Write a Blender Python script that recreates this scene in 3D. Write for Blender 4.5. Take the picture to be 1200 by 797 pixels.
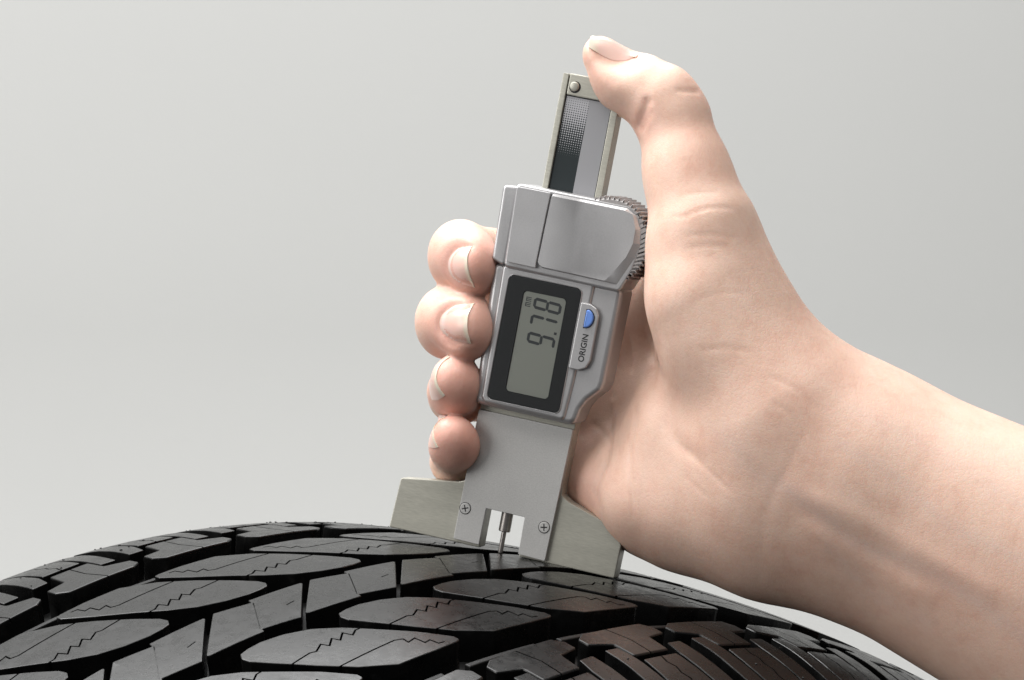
import bpy, bmesh, math, random
import numpy as np
from mathutils import Vector, Matrix

random.seed(7); rng = np.random.default_rng(7)
S = 0.001                                   # everything below is written in millimetres
for o in list(bpy.data.objects): bpy.data.objects.remove(o)
COL = bpy.context.scene.collection
SC = bpy.context.scene

# ---------------------------------------------------------------- camera, world, lamps, exposure
FPX, WPX, HPX = 4350.7, 1200., 797.        # focal length in pixels of the photograph
D0 = 1008.0                                 # camera to gauge foot
PITCH = math.atan2(0.15149, 0.67305)        # camera looks down so that the tyre axle is level
TYRE_R = 330.0
cp, sp = math.cos(PITCH), math.sin(PITCH)
def rotW(v):                                # view axes (right, away, up) -> world axes
    return np.array([v[0], v[1]*cp + v[2]*sp, -v[1]*sp + v[2]*cp])
P0 = np.array([-2.2831, 993.3287, -58.9646])
AX = np.array([0.72391, -0.67305, -0.15149]); AX /= np.linalg.norm(AX)
TD = np.array([0.67813, 0.73458, -0.02312])
ND = np.array([0.12684, -0.08600, 0.98819])
CEN = P0 - TYRE_R*ND
CENW = rotW(CEN)
ORG = np.array([CENW[0], CENW[1], CENW[2]-TYRE_R])      # floor contact of the tyre = world origin
def W(v): return rotW(np.asarray(v, float)) - ORG         # view mm -> world mm
def V(px, py, y):                                          # pixel of the photograph + depth -> view mm
    d = D0 + y
    return np.array([(px-600.)/FPX*d, d, (398.5-py)/FPX*d])

cam = bpy.data.cameras.new('camera'); camo = bpy.data.objects.new('camera', cam); COL.objects.link(camo)
camo.location = Vector(W((0, 0, 0)))*S
camo.rotation_euler = (math.pi/2 - PITCH, 0, 0)
cam.sensor_fit = 'HORIZONTAL'; cam.sensor_width = 36; cam.lens = 36*FPX/WPX
cam.clip_start = 0.01; cam.clip_end = 50
SC.camera = camo

world = bpy.data.worlds.new('World'); SC.world = world; world.use_nodes = True
bgn = world.node_tree.nodes['Background']
bgn.inputs['Color'].default_value = (0.96, 0.98, 1.0, 1); bgn.inputs['Strength'].default_value = 0.14

def area(name, loc, target, size, power, color=(1, 1, 1), sy=None):
    l = bpy.data.lights.new(name, 'AREA'); l.energy = power; l.color = color
    l.shape = 'RECTANGLE'; l.size = size; l.size_y = sy or size
    o = bpy.data.objects.new(name, l); COL.objects.link(o)
    o.location = loc
    o.rotation_euler = (Vector(target)-Vector(loc)).to_track_quat('-Z', 'Y').to_euler()
    return o
GC = Vector(W(V(640, 400, 0)))*S            # middle of the gauge
area('softbox_overhead', GC+Vector((-0.02, -0.12, 0.78)), GC, 0.75, 7.0, (1, .985, .96), 0.6)
area('softbox_rear', GC+Vector((-0.25, 0.50, 0.72)), GC+Vector((-.05, 0, -.05)), 1.3, 13.0, (1, 1, 1), 0.6)
area('softbox_front', GC+Vector((-1.05, -0.58, 0.48)), GC, 0.7, 8.2, (1, .99, .97))
area('backdrop_lamp', GC+Vector((-0.7, 0.30, 0.9)), GC+Vector((0.05, 1.0, 0.2)), 0.7, 18.5)

SC.view_settings.view_transform = 'Standard'; SC.view_settings.look = 'None'
SC.view_settings.exposure = 0.0; SC.view_settings.gamma = 1.0
SC.render.engine = 'CYCLES'
SC.cycles.use_denoising = True
SC.cycles.max_bounces = 8

# ---------------------------------------------------------------- helpers
def link(o, parent=None):
    COL.objects.link(o)
    if parent is not None: o.parent = parent
    return o
def mesh_obj(name, me, mat=None, parent=None):
    o = bpy.data.objects.new(name, me)
    if mat is not None and not me.materials: me.materials.append(mat)
    return link(o, parent)
def from_bm(name, bm, mat=None, parent=None, sharp=28, scale=S, wn=True):
    me = bpy.data.meshes.new(name)
    if scale != 1: bmesh.ops.scale(bm, vec=(scale,)*3, verts=bm.verts)
    bm.to_mesh(me); bm.free()
    for p in me.polygons: p.use_smooth = True
    me.set_sharp_from_angle(angle=math.radians(sharp))
    o = mesh_obj(name, me, mat, parent)
    if wn:
        w = o.modifiers.new('wn', 'WEIGHTED_NORMAL'); w.keep_sharp = True; w.weight = 80
    return o
def tag(o, **k):
    for a, b in k.items(): o[a] = b
    return o
def empty(name, loc, mat3=None):
    o = bpy.data.objects.new(name, None); o.empty_display_size = 0.02
    if mat3 is not None:
        M = Matrix.Identity(4)
        for i in range(3):
            for j in range(3): M[i][j] = mat3[i][j]
        o.matrix_world = Matrix.Translation(Vector(loc)) @ M
    else: o.location = loc
    return link(o)
def dot(a, b): return sum(x*y for x, y in zip(a, b))

# ---------------------------------------------------------------- materials
class NT:
    def __init__(s, name):
        s.m = bpy.data.materials.new(name); s.m.use_nodes = True
        s.n = s.m.node_tree.nodes; s.l = s.m.node_tree.links
        s.b = s.n['Principled BSDF']
    def node(s, t, **k):
        x = s.n.new(t)
        for a, v in k.items(): setattr(x, a, v)
        return x
    def link(s, a, b): s.l.new(a, b)
    def set(s, **k):
        for a, v in k.items():
            s.b.inputs[a.replace('_', ' ')].default_value = v
    def coord(s, scale=(1, 1, 1)):
        tc = s.node('ShaderNodeTexCoord'); mp = s.node('ShaderNodeMapping')
        mp.inputs['Scale'].default_value = scale
        s.link(tc.outputs['Object'], mp.inputs['Vector']); return mp.outputs[0]
    def noise(s, vec, scale, detail=3, rough=.55):
        n = s.node('ShaderNodeTexNoise'); n.inputs['Scale'].default_value = scale
        n.inputs['Detail'].default_value = detail; n.inputs['Roughness'].default_value = rough
        s.link(vec, n.inputs['Vector']); return n.outputs['Fac']
    def ramp(s, fac, stops):
        r = s.node('ShaderNodeValToRGB'); e = r.color_ramp.elements
        while len(e) < len(stops): e.new(.5)
        for i, (p, c) in enumerate(stops):
            e[i].position = p; e[i].color = (*c, 1) if len(c) == 3 else c
        s.link(fac, r.inputs['Fac']); return r.outputs['Color']
    def maprange(s, fac, a, b, c, d):
        r = s.node('ShaderNodeMapRange')
        for k, v in zip(('From Min', 'From Max', 'To Min', 'To Max'), (a, b, c, d)): r.inputs[k].default_value = v
        s.link(fac, r.inputs['Value']); return r.outputs[0]
    def math(s, op, a, b=None):
        m = s.node('ShaderNodeMath', operation=op)
        for i, x in enumerate((a, b)):
            if x is None: continue
            if isinstance(x, (int, float)): m.inputs[i].default_value = x
            else: s.link(x, m.inputs[i])
        return m.outputs[0]
    def bump(s, h, dist, strength=1.0, normal=None):
        b = s.node('ShaderNodeBump'); b.inputs['Distance'].default_value = dist; b.inputs['Strength'].default_value = strength
        s.link(h, b.inputs['Height'])
        if normal is not None: s.link(normal, b.inputs['Normal'])
        return b.outputs[0]

def simple(name, col, rough=.5, metal=0., **k):
    t = NT(name); t.set(Base_Color=(*col, 1), Roughness=rough, Metallic=metal)
    for a, v in k.items(): t.b.inputs[a.replace('_', ' ')].default_value = v
    return t.m

def mat_rubber(name='tyre_rubber', lo=.002, hi=.004, r0=.22, r1=.36):
    t = NT(name); v = t.coord((1, 1, 1))
    n1 = t.noise(v, 55, 5, .6); n2 = t.noise(v, 900, 3, .6); n3 = t.noise(v, 260, 4, .7)
    cl = t.ramp(n1, [(.3, (lo, lo, lo*1.02)), (.7, (hi, hi*.985, hi*.96))])
    n4 = t.noise(v, 130, 6, .72); msk = t.maprange(n4, .58, .76, 0, .35)
    mx = t.node('ShaderNodeMix', data_type='RGBA'); t.link(msk, mx.inputs['Factor']); t.link(cl, mx.inputs['A']); mx.inputs['B'].default_value = (.030, .029, .027, 1)
    t.link(mx.outputs['Result'], t.b.inputs['Base Color'])
    t.link(t.math('ADD', t.maprange(n3, .3, .7, r0, r1), t.math('MULTIPLY', msk, .3)), t.b.inputs['Roughness'])
    b1 = t.bump(n3, .00016, .25); b2 = t.bump(n2, .00005, .4, b1)
    t.link(b2, t.b.inputs['Normal'])
    t.b.inputs['IOR'].default_value = 1.38
    return t.m
def mat_metal(name, col, rough, metal, grain, gscale, stretch=(1, 1, 1), var=.06, bumpd=.00003):
    t = NT(name); v = t.coord(stretch)
    n = t.noise(v, gscale, 2, .6); n2 = t.noise(v, 40, 4, .6)
    mx = t.math('ADD', t.math('MULTIPLY', n, .75), t.math('MULTIPLY', n2, .25))
    a = [c*(1-var) for c in col]; b = [min(1, c*(1+var)) for c in col]
    t.link(t.ramp(mx, [(.35, a), (.65, b)]), t.b.inputs['Base Color'])
    t.link(t.maprange(n2, .3, .7, rough-.04, rough+.05), t.b.inputs['Roughness'])
    t.set(Metallic=metal)
    t.link(t.bump(n, bumpd, grain), t.b.inputs['Normal'])
    return t.m

RUB = mat_rubber()
RUBG = mat_rubber('groove_rubber', .002, .004, .45, .6)
SILVER = mat_metal('silver_paint', (.43, .425, .43), .33, .60, .25, 2600, var=.05)
PLATE = mat_metal('bead_blasted_steel', (.46, .455, .445), .42, .35, .6, 2600, var=.08, bumpd=.00006)
NICKEL = mat_metal('brushed_nickel', (.42, .41, .355), .38, .50, .45, 500, stretch=(1, 1, 7), var=.08)
STEEL = mat_metal('turned_steel', (.40, .37, .35), .30, .8, .3, 600, stretch=(1, 1, 6), var=.1)
DARK = simple('dark_window_frame', (.014, .017, .019), .5)
BLACK = simple('black_line', (.006, .006, .007), .5)
LCDP = simple('display_panel', (.58, .60, .53), .5)
LCDS = simple('display_segment', (.085, .095, .10), .5)
BLUE = simple('blue_button', (.13, .26, .66), .35)
INK = simple('black_ink', (.012, .012, .013), .6)
KNURL = mat_metal('knurled_metal', (.40, .38, .375), .36, .5, .3, 900, var=.1)
WHITEP = simple('pale_print', (.32, .32, .335), .3, .2)

def mat_glass():
    t = NT('window_pane')
    tr = t.node('ShaderNodeBsdfTransparent'); gl = t.node('ShaderNodeBsdfGlossy'); gl.inputs['Roughness'].default_value = .06
    fr = t.node('ShaderNodeFresnel'); fr.inputs['IOR'].default_value = 1.45
    mx = t.node('ShaderNodeMixShader')
    t.link(fr.outputs[0], mx.inputs[0]); t.link(tr.outputs[0], mx.inputs[1]); t.link(gl.outputs[0], mx.inputs[2])
    t.link(mx.outputs[0], t.n['Material Output'].inputs['Surface'])
    return t.m
GLASS = mat_glass()

def mat_halftone():
    t = NT('halftone_print')
    tc = t.node('ShaderNodeTexCoord'); sx = t.node('ShaderNodeSeparateXYZ')
    t.link(tc.outputs['Object'], sx.inputs[0])
    x, z = sx.outputs[0], sx.outputs[2]
    k = 2*math.pi/(.62*S)
    c = t.math('ADD', t.math('COSINE', t.math('MULTIPLY', x, k)), t.math('COSINE', t.math('MULTIPLY', z, k)))
    thr = t.maprange(z, 108.8*S, 125.6*S, -2.12, 1.85)
    f = t.math('GREATER_THAN', c, thr)
    t.link(t.ramp(f, [(0., (.40, .40, .42)), (1., (.022, .028, .03))]), t.b.inputs['Base Color'])
    t.set(Roughness=.4); t.b.inputs['Specular IOR Level'].default_value = .2
    return t.m
HALF = mat_halftone()

def mat_backdrop():
    t = NT('grey_backdrop_paper'); v = t.coord()
    n = t.noise(v, 3.0, 3, .5); n2 = t.noise(v, 400, 2, .5)
    t.link(t.ramp(n, [(.2, (.53, .531, .519)), (.8, (.552, .553, .540))]), t.b.inputs['Base Color'])
    t.link(t.bump(n2, .0002, .15), t.b.inputs['Normal']); t.set(Roughness=.9)
    t.b.inputs['Specular IOR Level'].default_value = .1
    return t.m

# ---------------------------------------------------------------- backdrop: floor sweeping up into a wall
def build_backdrop():
    prof = [(-2.2, 0.0)]
    yb, r = 1.25, .45
    prof.append((yb-r, 0.0))
    for i in range(1, 17):
        a = i/16*math.pi/2; prof.append((yb-r+r*math.sin(a), r-r*math.cos(a)))
    prof.append((yb, 2.6))
    bm = bmesh.new(); rows = []
    for x in np.linspace(-2.2, 2.2, 9):
        rows.append([bm.verts.new((x, y, z-.001)) for y, z in prof])
    for a, b in zip(rows, rows[1:]):
        for i in range(len(prof)-1): bm.faces.new((a[i], b[i], b[i+1], a[i+1]))
    bmesh.ops.recalc_face_normals(bm, faces=bm.faces)
    o = from_bm('backdrop', bm, mat_backdrop(), scale=1)
    tag(o, kind='structure', label='plain pale grey studio paper curving up behind everything', category='backdrop')
build_backdrop()

# ---------------------------------------------------------------- tyre
RL, RR, U1, KS = 728.8, 407.4, 74.81, .00588     # crown radii and shoulder fall-off
def drop(u):
    u = np.asarray(u, float); a = np.abs(u)
    return u*u/2/np.where(u > 0, RR, RL) + KS*np.maximum(a-U1, 0)**2
AXW = rotW(AX); AXW[2] = 0; AXW /= np.linalg.norm(AXW)
FW = np.cross([0, 0, 1.], AXW)                    # rolling direction, away from the camera
NW = rotW(ND); PHI = math.atan2(NW@FW, NW[2])
tyre = empty('tyre', (0, 0, 0), np.stack([AXW, FW, [0, 0, 1.]], 1))
tag(tyre, label='black rubber tyre with deep grooved tread lying under the metal gauge', category='tyre')
def bend(s, u, h):                                # tread coordinates -> tyre local mm
    th = np.asarray(s)/TYRE_R + PHI; r = TYRE_R - drop(u) + h
    return np.stack([u, r*np.sin(th), TYRE_R + r*np.cos(th)], -1)

def build_carcass():
    us = list(np.arange(-104, 105, 4.))
    prof = []
    for u in us:
        dep = 8.2 if abs(u) < 88 else 8.2-(abs(u)-88)/16*6.2
        prof.append((u, TYRE_R-float(drop(u))-dep))
    e = prof[-1]
    side = [(108, 311), (112.5, 301), (116, 288), (118, 270), (117, 250), (112, 232), (104, 219), (99, 214), (93, 214), (93, 219),
            (101, 240), (106, 262), (104, 285), (96, 303), (70, 309), (0, 311)]
    left = [(-x, z) for x, z in side[:-1]]
    loop = prof + side + left[::-1]
    bm = bmesh.new(); N = 220; rings = []
    for i in range(N):
        a = 2*math.pi*i/N
        rings.append([bm.verts.new((x, r*math.sin(a), TYRE_R+r*math.cos(a))) for x, r in loop])
    n = len(loop)
    for i in range(N):
        A, B = rings[i], rings[(i+1) % N]
        for j in range(n): bm.faces.new((A[j], A[(j+1) % n], B[(j+1) % n], B[j]))
    bmesh.ops.recalc_face_normals(bm, faces=bm.faces)
    return from_bm('carcass', bm, RUBG, tyre, 40)
build_carcass()

def offset_poly(P, d):
    n = len(P); A = 0
    for i in range(n):
        x0, y0 = P[i]; x1, y1 = P[(i+1) % n]; A += x0*y1-x1*y0
    sg = 1 if A > 0 else -1; out = []
    for i in range(n):
        p0, p1, p2 = Vector(P[i-1]), Vector(P[i]), Vector(P[(i+1) % n])
        d1 = (p1-p0).normalized(); d2 = (p2-p1).normalized()
        n1 = Vector((d1.y, -d1.x))*sg; n2 = Vector((d2.y, -d2.x))*sg
        m = n1+n2
        if m.length < 1e-6: m = n1
        m.normalize(); k = max(.45, m.dot(n1))
        q = p1 + m*(d/k); out.append((q.x, q.y))
    return out
def round_poly(P, radii, seg=4, minr=0.):
    out = []; n = len(P)
    A = sum(P[i-1][0]*P[i][1]-P[i][0]*P[i-1][1] for i in range(n))
    for i, p in enumerate(P):
        r = radii[i] if isinstance(radii, (list, tuple)) else radii
        p0, p1, p2 = Vector(P[i-1]), Vector(p), Vector(P[(i+1) % n])
        if minr and ((p1-p0).x*(p2-p1).y-(p1-p0).y*(p2-p1).x)*A > 0: r = max(r, minr)
        if r <= 0: out.append(tuple(p)); continue
        a = (p0-p1); b = (p2-p1); la, lb = a.length, b.length; a.normalize(); b.normalize()
        ang = math.acos(max(-1, min(1, a.dot(b))))
        if ang > math.pi-.05: out.append(tuple(p)); continue
        t = min(r/math.tan(ang/2), .48*la, .48*lb); rr = t*math.tan(ang/2)
        c = p1 + (a+b).normalized()*(rr/math.sin(ang/2))
        s0 = p1+a*t-c; s1 = p1+b*t-c
        a0 = math.atan2(s0.y, s0.x); da = (math.atan2(s1.y, s1.x)-a0+math.pi) % (2*math.pi)-math.pi
        for k in range(seg+1):
            q = a0+da*k/seg; out.append((c.x+rr*math.cos(q), c.y+rr*math.sin(q)))
    return out
def prism_bm(rings):                                # rings: list of (poly, h) from bottom to top
    bm = bmesh.new(); vs = [[bm.verts.new((x, y, h)) for x, y in P] for P, h in rings]
    for a, b in zip(vs, vs[1:]):
        n = len(a)
        for i in range(n): bm.faces.new((a[i], a[(i+1) % n], b[(i+1) % n], b[i]))
    bm.faces.new(vs[0][::-1]); bm.faces.new(vs[-1])
    bmesh.ops.recalc_face_normals(bm, faces=bm.faces)
    return bm
def stroke_poly(L, w):
    L = [Vector(p) for p in L]; lf, rt = [], []
    for i, p in enumerate(L):
        d1 = (p-L[i-1]).normalized() if i else None
        d2 = (L[i+1]-p).normalized() if i < len(L)-1 else None
        d1 = d1 or d2; d2 = d2 or d1
        m = Vector((-(d1+d2).y, (d1+d2).x)); m = m.normalized() if m.length > 1e-6 else Vector((-d1.y, d1.x))
        k = max(.5, m.dot(Vector((-d1.y, d1.x))))
        lf.append(tuple(p+m*w/2/k)); rt.append(tuple(p-m*w/2/k))
    return lf+rt[::-1]
def boolean(bm, cutters):
    me = bpy.data.meshes.new('t'); bm.to_mesh(me); bm.free(); o = bpy.data.objects.new('t', me); COL.objects.link(o)
    tmp = []
    for c in cutters:
        mc = bpy.data.meshes.new('c'); c.to_mesh(mc); c.free(); oc = bpy.data.objects.new('c', mc); COL.objects.link(oc); tmp.append(oc)
        md = o.modifiers.new('b', 'BOOLEAN'); md.operation = 'DIFFERENCE'; md.solver = 'FAST'; md.object = oc
    dg = bpy.context.evaluated_depsgraph_get(); dg.update()
    r = bpy.data.meshes.new_from_object(o.evaluated_get(dg))
    for x in tmp+[o]: bpy.data.objects.remove(x)
    bm = bmesh.new(); bm.from_mesh(r); bpy.data.meshes.remove(r)
    return bm
def template(poly, sipes=(), depth=8.4, bev=.24, sw=.55, sd=3.5, step=5.0, draft=1.0):
    bm = prism_bm([(poly, -depth), (poly, -bev), (offset_poly(poly, -bev*.35), -bev*.3), (offset_poly(poly, -bev), 0.)])
    cut = []
    for L in sipes:
        w, d = sw, sd
        if isinstance(L, tuple): L, w, d = L
        cut.append(prism_bm([(stroke_poly(L, w), -d), (stroke_poly(L, w), 1.)]))
    if cut: bm = boolean(bm, cut)
    bmesh.ops.triangulate(bm, faces=bm.faces)
    for ax in (0, 1):
        lo = min(v.co[ax] for v in bm.verts); hi = max(v.co[ax] for v in bm.verts)
        for q in np.arange(math.ceil(lo/step)*step, hi, step):
            no = [0, 0, 0]; no[ax] = 1; co = [0, 0, 0]; co[ax] = q
            bmesh.ops.bisect_plane(bm, geom=bm.verts[:]+bm.edges[:]+bm.faces[:], plane_co=co, plane_no=no)
    bmesh.ops.remove_doubles(bm, verts=bm.verts, dist=1e-4)
    v = np.array([x.co[:] for x in bm.verts]); bm.verts.index_update()
    f = [[x.index for x in fc.verts] for fc in bm.faces]; bm.free()
    return v, f
def zig(p0, p1, n, amp, ph=1):
    p0, p1 = Vector(p0), Vector(p1); d = p1-p0; m = Vector((-d.y, d.x)).normalized(); out = []
    for i in range(n+1):
        out.append(tuple(p0+d*i/n+m*(amp*(1 if (i+ph) % 2 else -1))))
    return out
def place(name, tmpl, s0, rot=False, mat=None):
    v, f = tmpl; s, u = v[:, 0], v[:, 1]
    if rot: s, u = -s, -u
    P = bend(s+s0, u, v[:, 2])*S
    me = bpy.data.meshes.new(name); me.from_pydata(P.tolist(), [], f)
    for p in me.polygons: p.use_smooth = True
    me.update(); me.set_sharp_from_angle(angle=math.radians(17))
    return mesh_obj(name, me, mat or RUB, tyre)

PIT = 33.5
RIB = [(0, -10.4), (11, -8.1), (11.7, -10.0), (30.8, -10.2), (11.4, 9.9), (-.2, 8.0), (-.8, 9.5), (-20, 9.1)]
t_rib = template(round_poly(RIB, [.6, .3, .4, .5, .6, .3, .4, .6], 2, .4), [([(11.2, -7.6), (-.5, 7.6)], .25, .5), ([(15, .6), (18.5, -.3)], .4, .8)], bev=.22)
R1P = [(0, 17.2), (1.6, 15.0), (4.8, 14.1), (9.5, 13.7), (16.3, 14.8), (23, 17.6), (28.7, 22.6), (34.2, 29.6), (40.6, 37.5), (45.6, 45.2),
       (45.4, 47.4), (43.5, 48.0), (35.6, 48.5), (23.2, 48.4), (15, 42.6), (8.9, 34.8), (3.4, 26), (.2, 20)]
s1 = [(3.0, 29.8), (12.6, 28.2), (14.2, 28.8)] + [(17.9, 26.5), (18.7, 28.8), (22.1, 26.0), (22.9, 28.3), (26.4, 25.4), (27.2, 28.2), (29.9, 26.4), (36, 26.2)]
s2 = [(9.5, 39.3), (32.3, 37.7), (34.4, 38.5), (34.0, 40.8), (37.0, 40.0), (37.0, 43.6), (39.1, 43.2), (39.3, 46.0), (41.3, 46.2)]
t_mid = template(round_poly(R1P, [1, .8, 0, 0, 0, 0, 0, 0, 0, .8, 1, .5, 0, 1, 0, 0, .6, .8], 3, .5), [s1, s2])
R2P = [(.2, 66.2), (.4, 62.6), (3.9, 60.3), (27, 59.2), (29.6, 62.2), (29.2, 66.2), (22.2, 67.6), (20.6, 75.4), (7.0, 75.8), (7.3, 68.6)]
t_sh = template(round_poly(R2P, .5, 2, .62), [([(13, 58), (14.6, 68), (13.4, 77)], .45, 1.2)], bev=.4)
BARQ = [(1.6, 70.5), (6.6, 70.6), (6.3, 78), (5.3, 87), (5.0, 97.5), (-1.2, 97.5), (-.9, 87), (.6, 78)]
BARO = [(7.7, 78.2), (20.8, 77.8), (20.3, 87), (20, 97.5), (5.8, 97.5), (6.1, 87)]
BARP = [(24, 72.0), (29.3, 71.6), (28.6, 79), (27.8, 87), (27.6, 97.5), (20.8, 97.5), (21.1, 87), (22.0, 78)]
t_bars = [template(round_poly(BARQ, .5, 2, .5), []), template(round_poly(BARO, .5, 2, .5), [(zig((14.2, 76), (13, 99), 9, .4), .5, 1.5)]), template(round_poly(BARP, .5, 2, .5), [])]
RDG = [(0, 53.4), (25, 53.4), (25, 55.2), (0, 55.2)]
t_rdg = template(RDG, [], depth=8.3, bev=.3, draft=.5)
t_rdg = (t_rdg[0]-np.array([0, 0, 3.2]), t_rdg[1])
for k in range(-5, 8):
    o = -k*PIT
    if k > 6 or k < -4: continue
    place('tread_block', t_rib, o-28.1)
    place('tread_block', t_mid, o-10.3)
    place('tread_block', t_mid, o-3.6, True)
    place('tread_block', t_sh, o-5.4)
    place('tread_block', t_sh, o-7.3, True)
    for t in t_bars:
        place('tread_block', t, o-5.4)
        place('tread_block', t, o-7.3, True)
    place('groove_ridge', t_rdg, o-3, False, RUBG)
    place('groove_ridge', t_rdg, o-9, True, RUBG)

def crumbs():
    bm = bmesh.new()
    for _ in range(70):
        sd = -1 if rng.random() < .75 else 1
        u = sd*rng.uniform(74, 97); s = rng.uniform(-150, 40)
        c = bend(np.array([s]), np.array([u]), .05)[0]; r = rng.uniform(.12, .34)
        bmesh.ops.create_icosphere(bm, subdivisions=1, radius=r, matrix=Matrix.Translation(Vector(c)) @ Matrix.Diagonal((rng.uniform(.6, 2), rng.uniform(.6, 2), 1, 1)))
    o = from_bm('rubber_crumbs', bm, RUBG, tyre); o['kind'] = 'stuff'
crumbs()

# ---------------------------------------------------------------- gauge
GW = np.array([.93769, -.28490, -.19893]); GU = np.array([.18385, -.07904, .97977]); GB = np.array([-.29487, -.95529, -.02174])
GO = np.array([-3.2121, 1007.967, -57.8073])
gauge = empty('tread_depth_gauge', Vector(W(GO))*S, np.stack([rotW(GW), -rotW(GB), rotW(GU)], 1))
tag(gauge, label='silver digital tread depth gauge with grey display standing on the tyre', category='depth gauge')
def ext(name, poly, b0, b1, mat, parent=gauge, bev=0., seg=3, back=None, sharp=28):
    """extrude outline (w, g) from b0 (back) to b1 (front, towards the camera) with rounded front and back edges"""
    poly = list(poly)
    rings = []
    bk = bev if back is None else back
    def arc(base, r, up):
        out = []
        for i in range(seg+1):
            a = i/seg*math.pi/2
            if up: out.append((offset_poly(poly, -r*(1-math.cos(a))), base-r+r*math.sin(a)))
            else: out.append((offset_poly(poly, -r*(1-math.cos(math.pi/2-a))), base+r-r*math.sin(math.pi/2-a)))
        return out
    rings += arc(b0, bk, False) if bk > 0 else [(poly, b0)]
    rings += arc(b1, bev, True) if bev > 0 else [(poly, b1)]
    bm = prism_bm([([(x, y) for x, y in P], h) for P, h in rings])
    for v in bm.verts: v.co = Vector((v.co.x, -v.co.z, v.co.y))
    bmesh.ops.recalc_face_normals(bm, faces=bm.faces)
    if name is None: return bm
    return from_bm(name, bm, mat, parent, sharp)
def rect(x0, y0, x1, y1): return [(x0, y0), (x1, y0), (x1, y1), (x0, y1)]
def circ(cx, cy, r, n=24): return [(cx+r*math.cos(2*math.pi*i/n), cy+r*math.sin(2*math.pi*i/n)) for i in range(n)]

# foot: two tapering wings, with the slot for the pin left open
def foot():
    P = [(-31.75, .5), (-5.3, .5), (-5.3, 11.6), (6, 11.6), (6, .5), (33.3, .5), (33.5, 9.6), (30.6, 14.0), (17.2, 17.9), (14.8, 19.2), (14.5, 22), (14.9, 41.8), (-12.6, 41.8),
         (-12.2, 19.4), (-12.9, 17.6), (-14.6, 16.9), (-31.0, 14.4)]
    R = [.2, .2, .2, .2, .2, .2, .5, .8, .5, .8, 0, 0, 0, 0, .8, .5, .7]
    return ext('foot', round_poly(P, R, 3, .42), -2.6, 2.5, NICKEL, bev=.35, seg=2)
foot()
FP = [(-12.7, 1.5), (-5.3, 1.4), (-5.15, 11.55), (5.95, 11.5), (6.1, 1.3), (13.8, 1.05), (14.75, 37.5), (-12.3, 37.5)]
fp = ext('front_plate', round_poly(FP, [.3, .2, .2, .2, .2, .3, .3, .3], 2), 2.52, 3.8, PLATE, bev=.18, seg=2)
for (sx, sz, an) in ((-10.9, 10.3, .35), (11.9, 10.0, .2)):
    bm = ext(None, circ(sx, sz, 1.5, 28), 3.6, 4.02, NICKEL, bev=.2, seg=2)
    sc = from_bm('screw', bm, PLATE, gauge)
    bm = ext(None, circ(sx, sz, 1.68, 28), 3.70, 3.803, BLACK)
    from_bm('screw_ring', bm, BLACK, sc)
    L, w = .95, .17
    cross = [(w, w), (L, w), (L, -w), (w, -w), (w, -L), (-w, -L), (-w, -w), (-L, -w), (-L, w), (-w, w), (-w, L), (w, L)]
    q = [(sx+x*math.cos(an)-y*math.sin(an), sz+x*math.sin(an)+y*math.cos(an)) for x, y in cross]
    bm = ext(None, q, 3.9, 4.028, BLACK); from_bm('screw_cross', bm, BLACK, sc)

def turned(name, x, y, prof, mat, n=28, lean=0.):
    bm = bmesh.new(); rings = []
    for r, z in prof: rings.append([bm.verts.new((x+lean*z+r*math.cos(2*math.pi*i/n), y+r*math.sin(2*math.pi*i/n), z)) for i in range(n)])
    for a, b in zip(rings, rings[1:]):
        for i in range(n): bm.faces.new((a[i], a[(i+1) % n], b[(i+1) % n], b[i]))
    bm.faces.new(rings[0]); bm.faces.new(rings[-1])
    bmesh.ops.recalc_face_normals(bm, faces=bm.faces)
    return from_bm(name, bm, mat, gauge)
turned('measuring_pin', 0, 0, [(.55, 0), (.68, .25), (.68, 6.15)], STEEL)
turned('pin_collar', 0, 0, [(.8, 6.0), (1.45, 6.0), (1.62, 6.2), (1.62, 12.5)], STEEL)

# main body: outer shell, raised face
BODY = [(-14.9, 77.6), (-13.2, 39.1), (15.8, 38.9), (16.7, 43.6), (18.0, 46.2), (19.7, 48.0), (21.2, 49.6), (21.7, 51.8), (22.1, 77.6)]
ext('body_shell', round_poly(BODY, [0, 2.0, 2.4, 1.5, 3, 3, 2.2, 2, 0], 4, 1.6), -4.2, 7.3, SILVER, bev=1.6, seg=4)
FACE = [(-12.0, 77.4), (-11.2, 41.2), (-10.0, 39.9), (12.2, 39.7), (13.0, 40.6), (13.4, 46), (13.7, 51.5), (14.4, 77.4)]
lo = round_poly(rect(-9.4, 41.3, 11.2, 75.3), 1.5, 5); li = round_poly(rect(-4.65, 44.4, 7.4, 71.8), 1.1, 5)
fb = boolean(ext(None, round_poly(FACE, [0, 1, 1, 1, 1, 2, 2, 0], 3, 1.), 5.6, 8.0, SILVER, bev=.9, seg=4), [ext(None, offset_poly(lo, .2), 6.9, 9.5, SILVER)])
from_bm('raised_face', fb, SILVER, gauge)
# plinth of the origin button
BP = [(11.6, 71.9), (14.3, 71.9), (16.3, 71.0), (17.3, 69.2), (17.3, 57.0), (16.4, 54.8), (14.4, 53.8), (11.6, 53.8)]
ext('button_plinth', round_poly(BP, [.2, .8, 1, .8, .8, 1, .8, .2], 3, .5), 7.5, 8.7, SILVER, bev=.45, seg=3)
HB = [(13.75, 70.2)] + [(13.75+2.35*math.sin(a), 67.9+2.55*math.cos(a)) for a in np.linspace(.3, math.pi-.3, 12)] + [(13.75, 65.4)]
ext('button', round_poly(HB, [.55]+[0]*12+[.55], 3), 8.4, 9.5, BLUE, bev=.5, seg=3)
ext('button_gap', offset_poly(HB, .22), 8.5, 8.712, BLACK)
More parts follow.
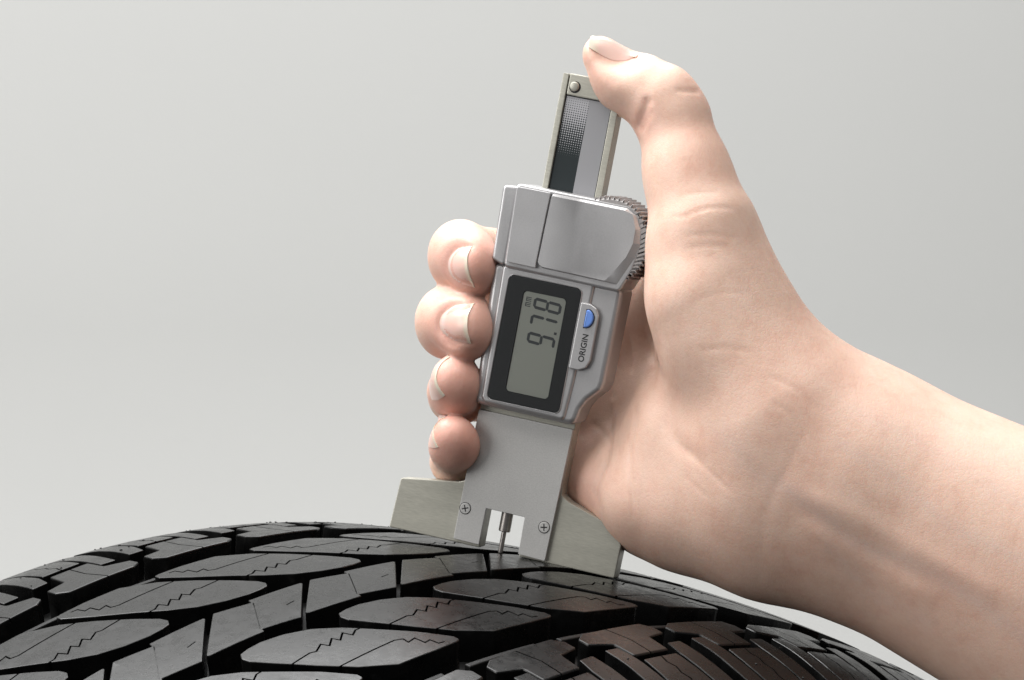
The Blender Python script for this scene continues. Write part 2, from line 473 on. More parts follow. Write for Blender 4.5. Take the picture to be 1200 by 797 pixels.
# window
def ring_ext(name, outer, inner, b0, b1, mat, bev=.12):
    n = len(outer); assert len(inner) == n
    bm = bmesh.new()
    R = [[bm.verts.new((x, -b, z)) for x, z in P] for P, b in ((outer, b0), (outer, b1-bev), (offset_poly(outer, -bev), b1), (offset_poly(inner, bev), b1), (inner, b1-bev), (inner, b0))]
    for a, b in zip(R, R[1:]+R[:1]):
        for i in range(n): bm.faces.new((a[i], a[(i+1) % n], b[(i+1) % n], b[i]))
    bmesh.ops.recalc_face_normals(bm, faces=bm.faces)
    return from_bm(name, bm, mat, gauge)
ring_ext('window_frame', lo, li, 7.2, 8.16, DARK)
ring_ext('window_rim', offset_poly(lo, .30), offset_poly(lo, .02), 7.6, 8.26, SILVER, .15)
disp = ext('display', round_poly(rect(-4.9, 44.1, 7.7, 72.1), .8, 3), 7.35, 7.85, LCDP)
ext('window_pane', offset_poly(lo, -.1), 8.20, 8.26, GLASS)
# seven segment digits, tops towards the left
def seg_polys():
    W_, H_, t, g = 3.05, 8.0, .78, .11
    hw, hh = W_/2, H_/2
    def hor(y): return [(-hw+g+t*.3, y), (-hw+g+t*.75, y+t/2), (hw-g-t*.75, y+t/2), (hw-g-t*.3, y), (hw-g-t*.75, y-t/2), (-hw+g+t*.75, y-t/2)]
    def ver(x, y0, y1): return [(x, y0+g), (x+t/2, y0+g+t*.5), (x+t/2, y1-g-t*.5), (x, y1-g), (x-t/2, y1-g-t*.5), (x-t/2, y0+g+t*.5)]
    a = t/2
    return {'a': hor(hh-a), 'g': hor(0), 'd': hor(-hh+a), 'f': ver(-hw+a, .05, hh-a*.6), 'b': ver(hw-a, .05, hh-a*.6), 'e': ver(-hw+a, -hh+a*.6, -.05), 'c': ver(hw-a, -hh+a*.6, -.05)}
SEG = seg_polys()
def lcd(name, polys):
    bm = bmesh.new()
    for P in polys:
        lo_ = [bm.verts.new((x, -7.852, z)) for x, z in P]; hi_ = [bm.verts.new((x, -7.89, z)) for x, z in P]
        n = len(P); bm.faces.new(hi_); bm.faces.new(lo_[::-1])
        for i in range(n): bm.faces.new((lo_[i], lo_[(i+1) % n], hi_[(i+1) % n], hi_[i]))
    bmesh.ops.recalc_face_normals(bm, faces=bm.faces)
    return from_bm(name, bm, LCDS, disp)
def glyph(ch, gc, wc=2.5, shear=.06):
    on = {'8': 'abcdefg', '7': 'abc', '9': 'abcdfg'}[ch]
    return [[(wc-y, gc+x+shear*y) for x, y in SEG[k]] for k in on]
lcd('digit', glyph('9', 59.6)); lcd('digit', glyph('7', 64.3)); lcd('digit', glyph('8', 68.9))
lcd('decimal_point', [rect(5.7, 61.75, 6.45, 62.45)])
mmP = []
for g0 in (67.75, 69.2):
    for j in range(3): mmP.append(rect(-3.45, g0+j*.46, -2.2, g0+j*.46+.22))
    mmP.append(rect(-3.7, g0, -3.46, g0+1.14))
lcd('unit_mark', mmP)
# ORIGIN lettering
cu = bpy.data.curves.new('t', 'FONT'); cu.body = 'ORIGIN'; cu.size = 2.25; cu.extrude = .01; cu.offset = .055; cu.space_character = 1.0
cu.align_x = 'CENTER'; cu.align_y = 'CENTER'
to = bpy.data.objects.new('t', cu); COL.objects.link(to)
dg = bpy.context.evaluated_depsgraph_get(); dg.update()
me = bpy.data.meshes.new_from_object(to.evaluated_get(dg)); bpy.data.objects.remove(to)
xs = [v.co.x for v in me.vertices]; kx = 7.5/(max(xs)-min(xs))
for v in me.vertices:
    x, y, z = v.co; x *= kx
    v.co = (14.75-y*1.0, -(8.715+z), 60.0+x)
for v in me.vertices: v.co *= S
me.name = 'origin_lettering'; me.materials.clear(); mesh_obj('origin_lettering', me, INK, gauge)

# upper cap
CAPL = [(-15.9, 97.9), (-15.3, 78.9), (-14.9, 78.2), (-11.2, 77.0), (-11.2, 99.0), (-15.2, 98.6)]
ext('cap_step', round_poly(CAPL, [.8, .4, .4, 0, 0, .6], 3, 1.), -4.5, 8.3, SILVER, bev=.9, seg=3)
CAP = [(-12.1, 99.7), (-11.4, 77.0), (21.6, 76.6), (24.2, 83), (25.2, 88), (25.2, 92), (23.6, 96.8), (20.4, 99.7)]
ext('cap_shell', round_poly(CAP, [1.3, 1.3, 1.5, 2, 3, 3, 3, 3], 4, 1.3), -5, 8.9, SILVER, bev=.75, seg=4)
CL = [(-11.4, 98.9), (-10.7, 79.2), (-10.0, 78.5), (-2.1, 78.4), (-2.22, 79.6), (-1.82, 98.95)]
ext('cap_face', round_poly(CL, [.5, .5, .5, .3, .3, .4], 3, .3), 8.0, 10.0, SILVER, bev=.22, seg=3)
CV = [(-1.6, 98.95), (-2.0, 80.2), (-1.6, 79.1), (-.6, 78.6), (20.6, 78.3), (21.8, 81.0), (24.2, 86.2), (24.8, 90), (24.2, 94), (22.4, 97.4), (19.6, 98.95)]
cvr = round_poly(CV, [.4, .5, .5, .5, .4, 1.5, 2, 2, 2, 1.5, 1], 3)
def cover():
    rings = [(cvr, 8.0), (cvr, 8.75), (offset_poly(cvr, -.12), 8.9)]
    inner = []
    for (x, y) in cvr:
        dx = .55
        nx, ny = x, y
        if y > 98: ny = y-.75
        if y < 79.6: ny = y+.5
        if x > 17: nx = x-(0.6+2.6*max(0., min(1., (99-y)/20.)))
        if x < -.4: nx = x+.2
        inner.append((nx, ny))
    rings += [(inner, 10.0)]
    bm = prism_bm(rings)
    bmesh.ops.triangulate(bm, faces=[f for f in bm.faces if len(f.verts) > 4])
    # the shallow crease across the cover
    for co, no in (((6.2, 89, 0), (1, .10, 0)), ((8.6, 89, 0), (1, .10, 0))):
        bmesh.ops.bisect_plane(bm, geom=bm.verts[:]+bm.edges[:]+bm.faces[:], plane_co=co, plane_no=no)
    for v in bm.verts:
        if v.co.z > 9.5:
            q = v.co.x+.1*(v.co.y-89)
            if q > 7: v.co.z -= .7*min(1, (q-6.2)/2.4)
            if q > 8.5: v.co.z += .03*(q-8.6)
    for v in bm.verts: v.co = Vector((v.co.x, -v.co.z, v.co.y))
    bmesh.ops.recalc_face_normals(bm, faces=bm.faces)
    return from_bm('battery_cover', bm, SILVER, gauge, 20)
cover()
# knurled roller behind the right corner
def roller():
    cx, cz, n = 15.6, 89.3, 54; P = []
    for i in range(n):
        for k, rr in ((0, 11.35), (.3, 11.35), (.45, 12.0), (.6, 12.1), (.78, 12.0)):
            a = 2*math.pi*(i+k)/n; P.append((cx+rr*math.cos(a), cz+rr*math.sin(a)))
    return ext('thumb_roller', P, -3.6, 8.8, KNURL, bev=.5, seg=2)
roller()

# slide bar above the cap
ext('slide_rail', round_poly(rect(-6.6, 60, -4.95, 131.0), .25, 2), -2.0, 3.0, NICKEL, bev=.2, seg=2)
ext('slide_rail', round_poly(rect(8.35, 60, 10.3, 131.0), .25, 2), -2.0, 3.0, NICKEL, bev=.2, seg=2)
ext('slide_core', rect(-4.93, 60, 8.33, 130.4), -1.4, 2.2, BLACK)
ext('halftone_scale', rect(-4.6, 97, 1.95, 125.1), 2.21, 2.38, HALF)
ext('pale_scale', rect(1.97, 97, 8.05, 125.1), 2.21, 2.38, WHITEP)
ext('end_cap', round_poly(rect(-4.75, 125.4, 8.2, 131.2), .35, 2), -1.8, 2.95, NICKEL, bev=.4, seg=3)
rv = turned('rivet', 0, 0, [(1.3, 0), (1.3, .45), (1.05, .75), (.5, .85)], NICKEL)
for v in rv.data.vertices:
    x, y, z = v.co; v.co = (x-2.8*S, -z-2.85*S, y+127.9*S)
rv.data.update()
ext('rivet_seat', circ(-2.65, 127.75, 1.62, 24), 2.9, 2.962, BLACK)

# ---------------------------------------------------------------- hand: one continuous surface from a distance field
VOX = 0.8
def hand_field():
    lo = np.array([-32., D0-84, -132.]); hi = np.array([182., D0+60, 92.])
    n = np.ceil((hi-lo)/VOX).astype(int)
    F = np.full(n, 50., np.float32)
    ax = [lo[i]+VOX*np.arange(n[i], dtype=np.float32) for i in range(3)]
    return lo, n, F, ax
lo, nn, F, ax = hand_field()
def box_of(pts, pad):
    a = np.min(pts, 0)-pad; b = np.max(pts, 0)+pad
    i0 = np.clip(np.floor((a-lo)/VOX).astype(int), 0, nn); i1 = np.clip(np.ceil((b-lo)/VOX).astype(int)+1, 0, nn)
    return tuple(slice(p, q) for p, q in zip(i0, i1))
def grid(sl): return np.meshgrid(ax[0][sl[0]], ax[1][sl[1]], ax[2][sl[2]], indexing='ij', sparse=True)
def cone(sl, a, b, ra, rb, sq=None):
    """round cone distance; sq=(direction, factor) squashes the section along a direction"""
    X, Y, Z = grid(sl)
    d = b-a; L2 = d@d
    px, py, pz = X-a[0], Y-a[1], Z-a[2]
    h = np.clip((px*d[0]+py*d[1]+pz*d[2])/L2, 0, 1)
    qx, qy, qz = px-h*d[0], py-h*d[1], pz-h*d[2]
    if sq is not None:
        u, k = sq; u = np.asarray(u, float); u = u/np.linalg.norm(u)
        c = (qx*u[0]+qy*u[1]+qz*u[2])*(1/k-1)
        qx, qy, qz = qx+c*u[0], qy+c*u[1], qz+c*u[2]
    return (np.sqrt(qx*qx+qy*qy+qz*qz)-(ra+(rb-ra)*h)).astype(np.float32)
def smin(a, b, k):
    h = np.maximum(k-np.abs(a-b), 0)/k
    return np.minimum(a, b)-h*h*k*.25
def add(F, a, b, ra, rb, k, sq=None):
    sl = box_of([a-max(ra, rb), b-max(ra, rb), a+max(ra, rb), b+max(ra, rb)], k+6)
    F[sl] = smin(F[sl], cone(sl, a, b, ra, rb, sq), k)
def blob(F, c, r, k, sq=None): add(F, c, c+np.array([.01, 0, 0]), r, r, k, sq)
def V_(t): return V(*t)

YA = np.array([0, 1., 0])
def palm():
    G = np.full(nn, 50., np.float32)
    # forearm: radial and ulnar side
    add(G, V(1000, 526, -24), V(1420, 706, -50), 22.2, 24, 12)
    add(G, V(965, 602, -20), V(1420, 850, -48), 21.5, 27, 14)
    add(G, V(985, 562, -22), V(1420, 778, -50), 21.5, 28, 14)
    # carpus
    add(G, V(930, 505, -22), V(985, 545, -23), 22, 23, 16)
    add(G, V(900, 590, -17), V(970, 605, -20), 20, 20.5, 16)
    # metacarpals
    mw = [V(900, 470, -12), V(900, 515, -10), V(895, 555, -9), V(885, 595, -8)]
    mc = [V(712, 355, 15), V(702, 425, 16), V(700, 490, 15), V(712, 548, 11)]
    for a, b, r0, r1 in zip(mw, mc, (12, 12, 12, 12), (10.5, 10.5, 10, 9.2)): add(G, a, b, r0, r1, 12)
    # hypothenar
    add(G, V(890, 612, -17), V(765, 588, -8.5), 17, 13.9, 14)
    add(G, V(800, 600, -8), V(724, 570, 0), 13.4, 9.6, 10)
    add(G, V(716, 560, 8), V(684, 560, 5), 9.0, 8.0, 8)
    add(G, V(905, 535, -22), V(806, 500, -10), 17.5, 14.0, 14)
    # thenar and first metacarpal
    add(G, V(932, 462, -24), V(833, 268, -24), 13.3, 11.2, 12)
    add(G, V(900, 470, -28), V(820, 350, -27), 16.5, 13.0, 12)
    add(G, V(834, 400, -22), V(815, 300, -20), 12.2, 11.2, 12)
    # web between thumb and index
    add(G, V(838, 300, -10), V(730, 365, 12), 9, 8, 14)
    # thumb
    add(G, V(820, 258, -23), V(806, 205, -20), 11.7, 10.7, 8)
    add(G, V(806, 205, -20), V(791, 145, -17), 10.7, 9.7, 6)
    add(G, V(785, 133, -16), V(775, 120, -16), 8.9, 8.3, 5)
    add(G, V(790, 113, -18), V(791, 116, -15), 4.8, 4.8, 3)
    add(G, V(772, 113, -15.5), V(730, 90, -13), 8.9, 8.0, 5)
    add(G, V(735, 95, -13), V(708, 64.5, -12.5), 8.6, 5.9, 4)
    return G
def finger(J, k=3.5):
    G = np.full(nn, 50., np.float32)
    for (a, ra), (b, rb) in zip(J, J[1:]): add(G, a, b, ra, rb, k)
    return G
FIN = {
 'index': [(V(712, 355, 15), 9.8), (V(600, 306, 32), 8.6), (V(541, 297, 15), 8.1), (V(542, 299, 4), 8.3), (V(550, 308, -6), 6.6)],
 'middle': [(V(702, 425, 16), 9.8), (V(600, 378, 34), 9.0), (V(528, 375, 15), 8.6), (V(528, 377, 4), 8.7), (V(540, 383, -7), 7.2)],
 'ring': [(V(700, 490, 15), 9.3), (V(600, 462, 32), 8.2), (V(534, 464, 16), 6.9), (V(532, 459, 3), 6.6), (V(531, 446, -6), 5.5)],
 'little': [(V(712, 548, 11), 8.6), (V(606, 535, 22), 8.2), (V(532, 541, 9), 5.9), (V(531, 524, -2), 5.8), (V(531, 510, -6), 5.3)],
}
PULP = {'index': [(V(537, 284, 5), 4.4), (V(534, 317, 5), 4.6), (V(534, 300, 5), 5.0), (V(561, 327, -1), 4.2), (V(556, 318, -5), 5.2), (V(552, 300, -3), 5.6)], 'middle': [(V(521, 362, 5), 4.2), (V(521, 396, 5), 4.3), (V(520, 379, 5), 5.0), (V(556, 399, -1), 4.2), (V(540, 358, 2), 4.6), (V(550, 392, -6), 5.6), (V(548, 371, -4), 5.8)],
        'ring': [(V(545, 474, 8), 4.6), (V(538, 462, -4), 4.8), (V(537, 440, -4), 5.0)], 'little': [(V(536, 520, -4), 4.6)]}
def unit(v): v = np.asarray(v, float); return v/np.linalg.norm(v)
# nail beds: the fingertip is cut by a shallow cylinder that runs along the nail
BEDS = {'index': (V(541, 312, -10.2)+np.array([-.95, -.7, .1]), (.55, -.82, -.06), (-.80, -.58, .08), 8.0), 'middle': (V(534, 380, -11.2)+np.array([-.95, -.7, .1]), (.55, -.82, -.06), (-.80, -.58, .08), 8.6),
        'thumb': (V(722, 52, -13), (-.83, 0, .53), (-.45, -.42, .72), 9.5)}
def bed(F, c, A, N, R, k=3.2):
    A, N = unit(A), unit(N); N = unit(N-A*(A@N))
    sl = box_of([c], 18); X, Y, Z = grid(sl)
    L = np.cross(A, N)
    px, py, pz = X-c[0], Y-c[1], Z-c[2]
    l = px*L[0]+py*L[1]+pz*L[2]; h = px*N[0]+py*N[1]+pz*N[2]
    far = np.sqrt(px*px+py*py+pz*pz)
    d = h+l*l/(2*R)-np.clip(far-6.0, 0, 50)*1.3
    F[sl] = -smin(-F[sl], -d.astype(np.float32), k)
H = palm()
bed(H, *BEDS['thumb'])
fin_fields = {}
for nm, J in FIN.items():
    G = finger(J)
    for c, r in PULP[nm]: blob(G, c, r, 5)
    if nm in BEDS: bed(G, *BEDS[nm])
    # join to the palm near the knuckle only, stay apart from the neighbours
    sl = box_of([j[0] for j in J], 16)
    X, Y, Z = grid(sl)
    kn = J[0][0]; dist = np.sqrt((X-kn[0])**2+(Y-kn[1])**2+(Z-kn[2])**2)
    kk = np.clip(9-(dist-8)*.45, .6, 9)
    H[sl] = smin(H[sl], G[sl], kk)
F = H
def surface_nets(F):
    s = F < 0
    nx, ny, nz = F.shape
    c = s[:-1, :-1, :-1].astype(np.int8)
    cnt = np.zeros((nx-1, ny-1, nz-1), np.int8)
    for i in (0, 1):
        for j in (0, 1):
            for k in (0, 1): cnt += s[i:nx-1+i, j:ny-1+j, k:nz-1+k]
    act = (cnt > 0) & (cnt < 8)
    I = np.argwhere(act); idx = np.full(act.shape, -1, np.int32); idx[tuple(I.T)] = np.arange(len(I))
    acc = np.zeros((len(I), 3)); num = np.zeros(len(I))
    cor = [(0, 0, 0), (1, 0, 0), (0, 1, 0), (1, 1, 0), (0, 0, 1), (1, 0, 1), (0, 1, 1), (1, 1, 1)]
    val = [F[I[:, 0]+a, I[:, 1]+b, I[:, 2]+d] for a, b, d in cor]
    for a in range(8):
        for bit in range(3):
            b = a | (1 << bit)
            if b == a: continue
            va, vb = val[a], val[b]; m = (va < 0) != (vb < 0)
            t = np.where(m, va/(va-vb+1e-12), 0)
            p = np.array(cor[a])[None]+t[:, None]*(np.array(cor[b])-np.array(cor[a]))[None]
            acc += p*m[:, None]; num += m
    P = lo+VOX*(I+acc/num[:, None])
    Q = []
    for d in range(3):
        e = [slice(None)]*3; f = [slice(None)]*3
        e[d] = slice(0, -1); f[d] = slice(1, None)
        a, b = s[tuple(e)], s[tuple(f)]
        x = np.argwhere(a != b)
        o1, o2 = [(1, 2), (2, 0), (0, 1)][d]
        x = x[(x[:, o1] > 0) & (x[:, o2] > 0) & (x[:, o1] < F.shape[o1]-1) & (x[:, o2] < F.shape[o2]-1)]
        inside = a[tuple(x.T)]
        def at(p, q):
            y = x.copy(); y[:, o1] += p; y[:, o2] += q
            return idx[tuple(y.T)]
        q = np.stack([at(-1, -1), at(0, -1), at(0, 0), at(-1, 0)], 1)
        q[~inside] = q[~inside][:, ::-1]
        Q.append(q)
    return P, np.concatenate(Q)
HP, HQ = surface_nets(F)

def smooth(P, Q, it, lam=.5):
    e = np.concatenate([Q[:, [0, 1]], Q[:, [1, 2]], Q[:, [2, 3]], Q[:, [3, 0]]])
    for _ in range(it):
        A = np.zeros_like(P); C = np.zeros(len(P))
        np.add.at(A, e[:, 0], P[e[:, 1]]); np.add.at(A, e[:, 1], P[e[:, 0]])
        np.add.at(C, e[:, 0], 1); np.add.at(C, e[:, 1], 1)
        P = P+lam*(A/np.maximum(C, 1)[:, None]-P)
    return P
HP = smooth(HP, HQ, 3)
def vnormals(P, Q):
    n = np.cross(P[Q[:, 2]]-P[Q[:, 0]], P[Q[:, 3]]-P[Q[:, 1]])
    N = np.zeros_like(P)
    for i in range(4): np.add.at(N, Q[:, i], n)
    return N/np.maximum(np.linalg.norm(N, axis=1), 1e-9)[:, None]
HN = vnormals(HP, HQ)
def project(P): return np.stack([600+FPX*P[:, 0]/P[:, 1], 398.5-FPX*P[:, 2]/P[:, 1]], 1)
# palm, thumb and wrist lines pressed into the skin (depth, width in mm; negative depth raises a tendon)
LINES = [
 ([(717, 470), (716, 488), (715, 505), (710, 540), (698, 574), (702, 600)], .75, .8), ([(717, 440), (718, 470)], .4, .8),
 ([(744, 462), (745, 490), (742, 510), (738, 540), (741, 580), (744, 612)], .35, .7),
 ([(763, 385), (770, 420), (777, 450), (784, 476), (786, 500), (795, 520), (812, 534), (833, 546)], .55, 2.0),
 ([(734, 385), (740, 412), (741, 440)], .35, .8), ([(752, 380), (760, 404), (768, 428), (780, 458)], .4, .8),
 ([(690, 495), (700, 500), (710, 512), (716, 525)], .3, .7), 
 ([(782, 253), (800, 254), (816, 248), (840, 243), (866, 246)], .24, .6), ([(798, 276), (832, 275), (868, 280)], .15, .55), ([(800, 292), (828, 288), (858, 289)], .14, .55),
 ([(795, 230), (820, 226), (845, 226)], .15, .6), ([(812, 352), (850, 343), (880, 346)], .10, .6), ([(818, 412), (850, 408), (885, 414)], .13, .8),
 ([(790, 105), (805, 107), (822, 107)], .40, .6), ([(760, 112), (757, 124), (752, 137), (745, 155)], .9, 1.1), ([(764, 128), (758, 140), (750, 158)], .4, .7),
 ([(790, 516), (806, 530), (835, 556), (860, 580)], .2, .6), ([(800, 556), (830, 584)], .15, .5),
 ([(893, 690), (893, 640), (903, 585), (925, 545), (945, 500)], .12, 1.4), ([(905, 470), (930, 490), (950, 520)], .2, .8), ([(895, 440), (930, 455), (960, 485)], .15, .8),
 ([(915, 566), (970, 592), (1026, 618), (1114, 666), (1200, 712)], -.6, 3.2), ([(935, 610), (1000, 650), (1100, 710)], -.35, 3.2), ([(925, 590), (1010, 640), (1100, 690)], .25, 2.2)]
def curve(L, t):
    L = np.array(L, float); x = t*(len(L)-1); i = min(int(x), len(L)-2); f = x-i
    p0 = L[max(i-1, 0)]; p1 = L[i]; p2 = L[i+1]; p3 = L[min(i+2, len(L)-1)]
    return .5*((2*p1)+(-p0+p2)*f+(2*p0-5*p1+4*p2-p3)*f*f+(-p0+3*p1-3*p2+p3)*f**3)
def polydist(q, L):
    d = np.full(len(q), 1e9); t = np.zeros(len(q))
    ln = [math.dist(a, b) for a, b in zip(L, L[1:])]; tot = sum(ln); acc = 0
    for a, b, l in zip(L, L[1:], ln):
        a, b = np.array(a, float), np.array(b, float); e = b-a
        h = np.clip(((q-a)@e)/(e@e), 0, 1); dd = np.linalg.norm(q-a-h[:, None]*e, axis=1)
        m = dd < d; d[m] = dd[m]; t[m] = (acc+h[m]*l)/tot; acc += l
    return d, t
def press(lines, gain=.75, fade=True):
    global HP, HN
    q = project(HP); front = (HN*HP).sum(1) < 0
    off = np.zeros(len(HP))
    for L, dep, wd in lines:
        L = [tuple(curve(L, i/(6*len(L)))) for i in range(6*len(L)+1)]
        d, t = polydist(q, L); d = d/4.32
        off += np.where(front, -gain*dep*np.exp(-(d/wd)**2)*np.clip(np.sin(math.pi*t)*2.2, 0, 1) if fade else -gain*dep*np.exp(-(d/wd)**2), 0)
    HP = HP+HN*off[:, None]; HN = vnormals(HP, HQ)
press(LINES)
NAILS = {  # photograph outline of the two nails seen from the front: free edge, then cuticle
 'index': ([(553.4, 288.6), (548.5, 300), (548, 312), (551, 325), (556.8, 337)], [(537, 291), (528, 300), (525, 312), (529, 324), (541, 333)]),
 'middle': ([(555.7, 355.3), (549.5, 367), (547.5, 379), (548.5, 392), (551.9, 403)], [(533, 358), (520, 367), (515, 378), (519, 390), (532, 399)])}
for nm in ('index', 'middle'):
    fe, cu_ = NAILS[nm]
    press([([fe[0]]+cu_+[fe[-1]], .34, .45)], 1., False)

def mat_skin():
    t = NT('skin'); v = t.coord()
    n1 = t.noise(v, 30, 5, .62); n2 = t.noise(v, 210, 5, .7); n3 = t.noise(v, 1100, 3, .65)
    base = t.ramp(n1, [(.25, (.66, .41, .32)), (.42, (.72, .49, .39)), (.58, (.755, .535, .43)), (.78, (.775, .57, .47))])
    mot = t.ramp(n2, [(.30, (.88, .76, .72)), (.48, (.97, .94, .92)), (.68, (1.0, 1.0, 1.0))])
    fine = t.ramp(n3, [(.35, (.93, .90, .88)), (.6, (1, 1, 1))])
    def mul(a, b, f):
        mx = t.node('ShaderNodeMix', data_type='RGBA', blend_type='MULTIPLY'); mx.inputs['Factor'].default_value = f
        t.link(a, mx.inputs['A']); t.link(b, mx.inputs['B']); return mx.outputs['Result']
    c = mul(mul(base, mot, .55), fine, .5)
    for nm, colr, k in (('flush', (.66, .30, .245), .8), ('vein', (.46, .42, .42), .30)):
        at = t.node('ShaderNodeAttribute', attribute_name=nm)
        m2 = t.node('ShaderNodeMix', data_type='RGBA', blend_type='MIX')
        t.link(t.math('MULTIPLY', at.outputs['Fac'], k), m2.inputs['Factor'])
        t.link(c, m2.inputs['A']); m2.inputs['B'].default_value = (*colr, 1); c = m2.outputs['Result']
    t.link(c, t.b.inputs['Base Color'])
    t.link(t.maprange(n2, .3, .7, .38, .52), t.b.inputs['Roughness'])
    t.set(Subsurface_Weight=.22, Subsurface_Scale=.0025)
    t.b.inputs['Subsurface Radius'].default_value = (1., .35, .18)
    # skin relief: criss-cross furrows, pores, and finer lines running round the limb
    vo = t.node('ShaderNodeTexVoronoi', feature='DISTANCE_TO_EDGE'); vo.inputs['Scale'].default_value = 900; t.link(v, vo.inputs['Vector'])
    fur = t.maprange(vo.outputs['Distance'], 0, .12, 0, 1)
    tc = t.node('ShaderNodeTexCoord'); mp = t.node('ShaderNodeMapping'); mp.inputs['Rotation'].default_value = (0, math.radians(25), 0); mp.inputs['Scale'].default_value = (1, .5, .22)
    t.link(tc.outputs['Object'], mp.inputs['Vector']); ln = t.noise(mp.outputs[0], 1000, 3, .6)
    b1 = t.bump(n2, .0005, .13); b2 = t.bump(fur, .00006, .28, b1); b3 = t.bump(ln, .00016, .22, b2); b4 = t.bump(n3, .0001, .3, b3)
    t.link(b4, t.b.inputs['Normal'])
    t.b.inputs['Specular IOR Level'].default_value = .42
    return t.m
SKIN = mat_skin()

flush = np.zeros(len(HP))
for nm, J in FIN.items():
    c = J[-1][0]; d = np.linalg.norm(HP-c, axis=1)
    flush = np.maximum(flush, np.exp(-(d/11)**2)*.95)
for c, r, a in ((V(756, 140, -22), 6, .4), (V(690, 575, -4), 9, .5), (V(702, 80, -14), 9, .35), (V(806, 100, -16), 9, .25)):
    flush = np.maximum(flush, a*np.exp(-(np.linalg.norm(HP-c, axis=1)/r)**2))

vein = np.zeros(len(HP)); q_ = project(HP); fr_ = (HN*HP).sum(1) < 0
for L, wd, a in (([(905, 560), (960, 600), (1010, 640), (1090, 670), (1200, 745)], 2.2, .55), ([(985, 520), (1050, 560), (1120, 620), (1210, 660)], 2.0, .4), ([(838, 500), (880, 545), (905, 575)], 2.4, .35), ([(1000, 480), (1080, 520), (1200, 590)], 2.0, .25), ([(970, 640), (1020, 690), (1090, 730)], 2.0, .3)):
    d, _ = polydist(q_, [tuple(curve(L, i/24)) for i in range(25)]); vein = np.maximum(vein, np.where(fr_, a*np.exp(-(d/4.3/wd)**2), 0))
HB_ = (HP@np.array([[1, 0, 0], [0, cp, -sp], [0, sp, cp]]))-ORG
worg = W(V(970, 560, -20))
me = bpy.data.meshes.new('hand'); me.from_pydata(((HB_-worg)*S).tolist(), [], HQ.tolist())
for p in me.polygons: p.use_smooth = True
at = me.attributes.new('flush', 'FLOAT', 'POINT'); at.data.foreach_set('value', flush.astype(np.float32))
at = me.attributes.new('vein', 'FLOAT', 'POINT'); at.data.foreach_set('value', vein.astype(np.float32))
me.update()
hand = mesh_obj('hand', me, SKIN); hand.location = Vector(worg)*S
tag(hand, label='bare right hand and forearm gripping the gauge with thumb on its slide', category='hand')

# nails: thin curved plates lying on the finger ends
from mathutils.bvhtree import BVHTree
BVH = BVHTree.FromPolygons(HP.tolist(), HQ.tolist())
def ray_px(x, y):
    d = Vector(((x-600)/FPX, 1., (398.5-y)/FPX)).normalized()
    h = BVH.ray_cast(Vector((0, 0, 0)), d)
    return (np.array(h[0]), np.array(h[1])) if h[0] is not None else None
def near(p):
    h = BVH.find_nearest(Vector(p)); n = np.array(h[1]); return np.array(h[0]), n
def mat_nail():
    t = NT('nail')
    at = t.node('ShaderNodeAttribute', attribute_name='along')
    c = t.ramp(at.outputs['Fac'], [(0., (.70, .47, .40)), (.10, (.76, .56, .50)), (.22, (.72, .46, .40)), (.80, (.74, .48, .41)), (.86, (.72, .53, .43)), (.91, (.70, .59, .48)), (1., (.72, .62, .51))])
    t.link(c, t.b.inputs['Base Color']); t.set(Roughness=.28, Subsurface_Weight=.2, Subsurface_Scale=.002)
    return t.m
NAIL = mat_nail()
def nail(rows, thick=.45, label=None):
    """rows[i][j]: outer surface points in view mm from cuticle (i=0) to free edge"""
    R = np.array(rows); m, n = R.shape[:2]
    du = np.gradient(R, axis=0); dv = np.gradient(R, axis=1); N = np.cross(du, dv); N /= np.maximum(np.linalg.norm(N, axis=2, keepdims=True), 1e-9)
    cen = R.mean((0, 1)); _, nn_ = near(cen)
    if (N.mean((0, 1))@nn_) < 0: N = -N
    vs = np.concatenate([R.reshape(-1, 3), (R-N*thick).reshape(-1, 3)]); f = []
    for i in range(m-1):
        for j in range(n-1):
            a = i*n+j; f.append((a, a+1, a+n+1, a+n)); b = a+m*n; f.append((b, b+n, b+n+1, b+1))
    rim = [i*n for i in range(m)]+[(m-1)*n+j for j in range(1, n)]+[i*n+n-1 for i in range(m-2, -1, -1)]+[j for j in range(n-2, 0, -1)]
    for a, b in zip(rim, rim[1:]+rim[:1]): f.append((a, b, b+m*n, a+m*n))
    al = np.repeat(np.linspace(0, 1, m), n); al = np.concatenate([al, al])
    bm = bmesh.new(); M = np.array([[1, 0, 0], [0, cp, -sp], [0, sp, cp]])
    vs = ((vs@M)-ORG-worg)*S
    me = bpy.data.meshes.new('nail'); me.from_pydata(vs.tolist(), [], f); bm.free()
    bm = bmesh.new(); bm.from_mesh(me); bmesh.ops.recalc_face_normals(bm, faces=bm.faces); bm.to_mesh(me); bm.free()
    for p in me.polygons: p.use_smooth = True
    me.set_sharp_from_angle(angle=math.radians(50))
    at = me.attributes.new('along', 'FLOAT', 'POINT'); at.data.foreach_set('value', al.astype(np.float32))
    return mesh_obj('nail', me, NAIL, hand)
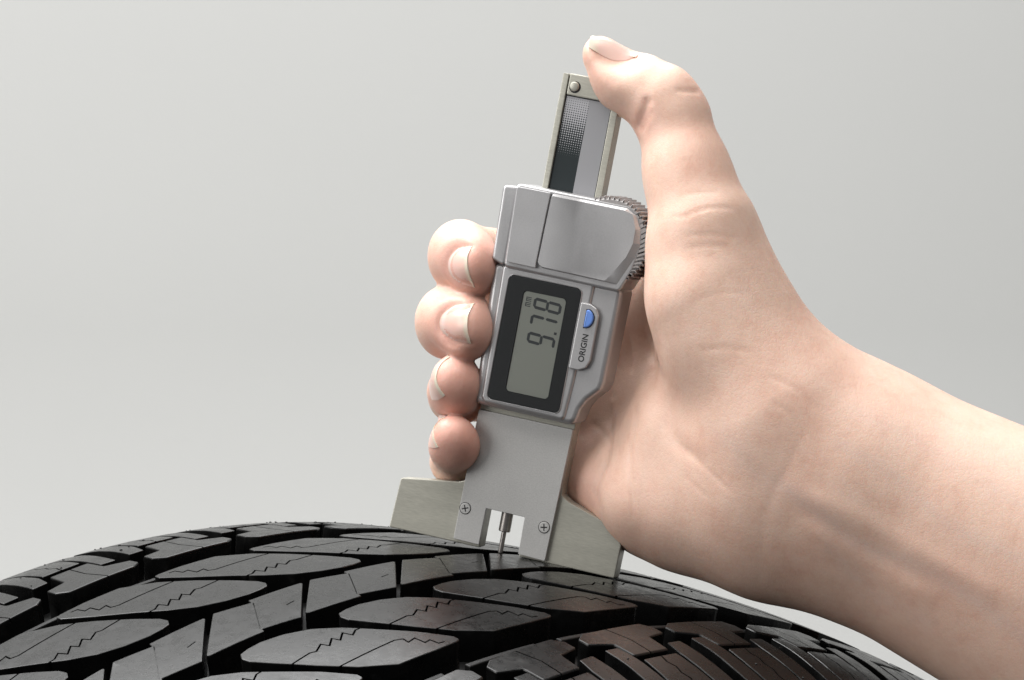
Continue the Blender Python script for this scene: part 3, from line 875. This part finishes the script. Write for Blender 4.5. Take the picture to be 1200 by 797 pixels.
for nm in ('index', 'middle'):
    fe, cu_ = NAILS[nm]; rows = []
    m, n = 14, 17
    for i in range(m):
        a = i/(m-1); r = []
        for j in range(n):
            t = j/(n-1); q = curve(cu_, t)*(1-a)+curve(fe, t)*a
            h = ray_px(*q); p, nr = h
            lift = .02+.16*math.sin(math.pi*a)*math.sin(math.pi*(.1+.8*t))+max(0, a-.75)*1.5*math.sin(math.pi*(.12+.76*t))
            r.append(p+nr*lift)
        rows.append(r)
    rows = np.array(rows)
    for _ in range(3): rows[1:-1, 1:-1] = (rows[:-2, 1:-1]+rows[2:, 1:-1]+rows[1:-1, :-2]+rows[1:-1, 2:])/4
    nail(rows)
# ring and little finger: only the free edge shows, the plate runs back along the far side
for edge, back, ye in (([(526, 418.5), (515, 428), (510.5, 441), (513, 453), (520.7, 463)], 9.0, -6.5), ([(521, 489.5), (510, 493), (506, 502), (507.5, 514), (512.8, 524)], 7.5, -6.5)):
    rows = []
    for i in range(10):
        a = i/9; r = []
        for j in range(11):
            q = curve(edge, j/10); h = ray_px(q[0]+3, q[1])
            y0 = (h[0][1]-D0) if h is not None else ye
            p = V(q[0]+1, q[1], y0+.3)+np.array([-.05, 1, 0])*back*(1-a)
            c, nr = near(p); r.append(c+nr*(.10+.14*a*a))
        rows.append(r)
    nail(rows, .2)
# thumb: seen from its side, running over the top
low = [(747, 66), (735, 70.5), (720, 71), (705, 65), (690, 56)]
upp = [(746, 66.5), (734, 59), (721, 51), (708, 44.5), (695, 42.5)]
rows = []
for i in range(16):
    a = i/15; r = []
    pL = ray_px(*curve(low, a)); qU = curve(upp, a); pU = ray_px(qU[0], qU[1]+1.5) or near(V(qU[0], qU[1], -13)); pU = pU if isinstance(pU, tuple) else pU
    pF, nF = near(pU[0]+np.array([1.0, 8.0*min(1, .35+a*2), -.5]))
    for j in range(15):
        b = j/14; L = pL[0]*(1-b)*(1-b)+(4*pU[0]-pL[0]-pF)/2*2*b*(1-b)+pF*b*b
        c, nr = near(L); r.append(c+nr*(.10+.15*math.sin(math.pi*b)+max(0, a-.8)*1.6))
    rows.append(r)
rows = np.array(rows)
for _ in range(4): rows[1:-1, 1:-1] = (rows[:-2, 1:-1]+rows[2:, 1:-1]+rows[1:-1, :-2]+rows[1:-1, 2:])/4
nail(rows, .3)
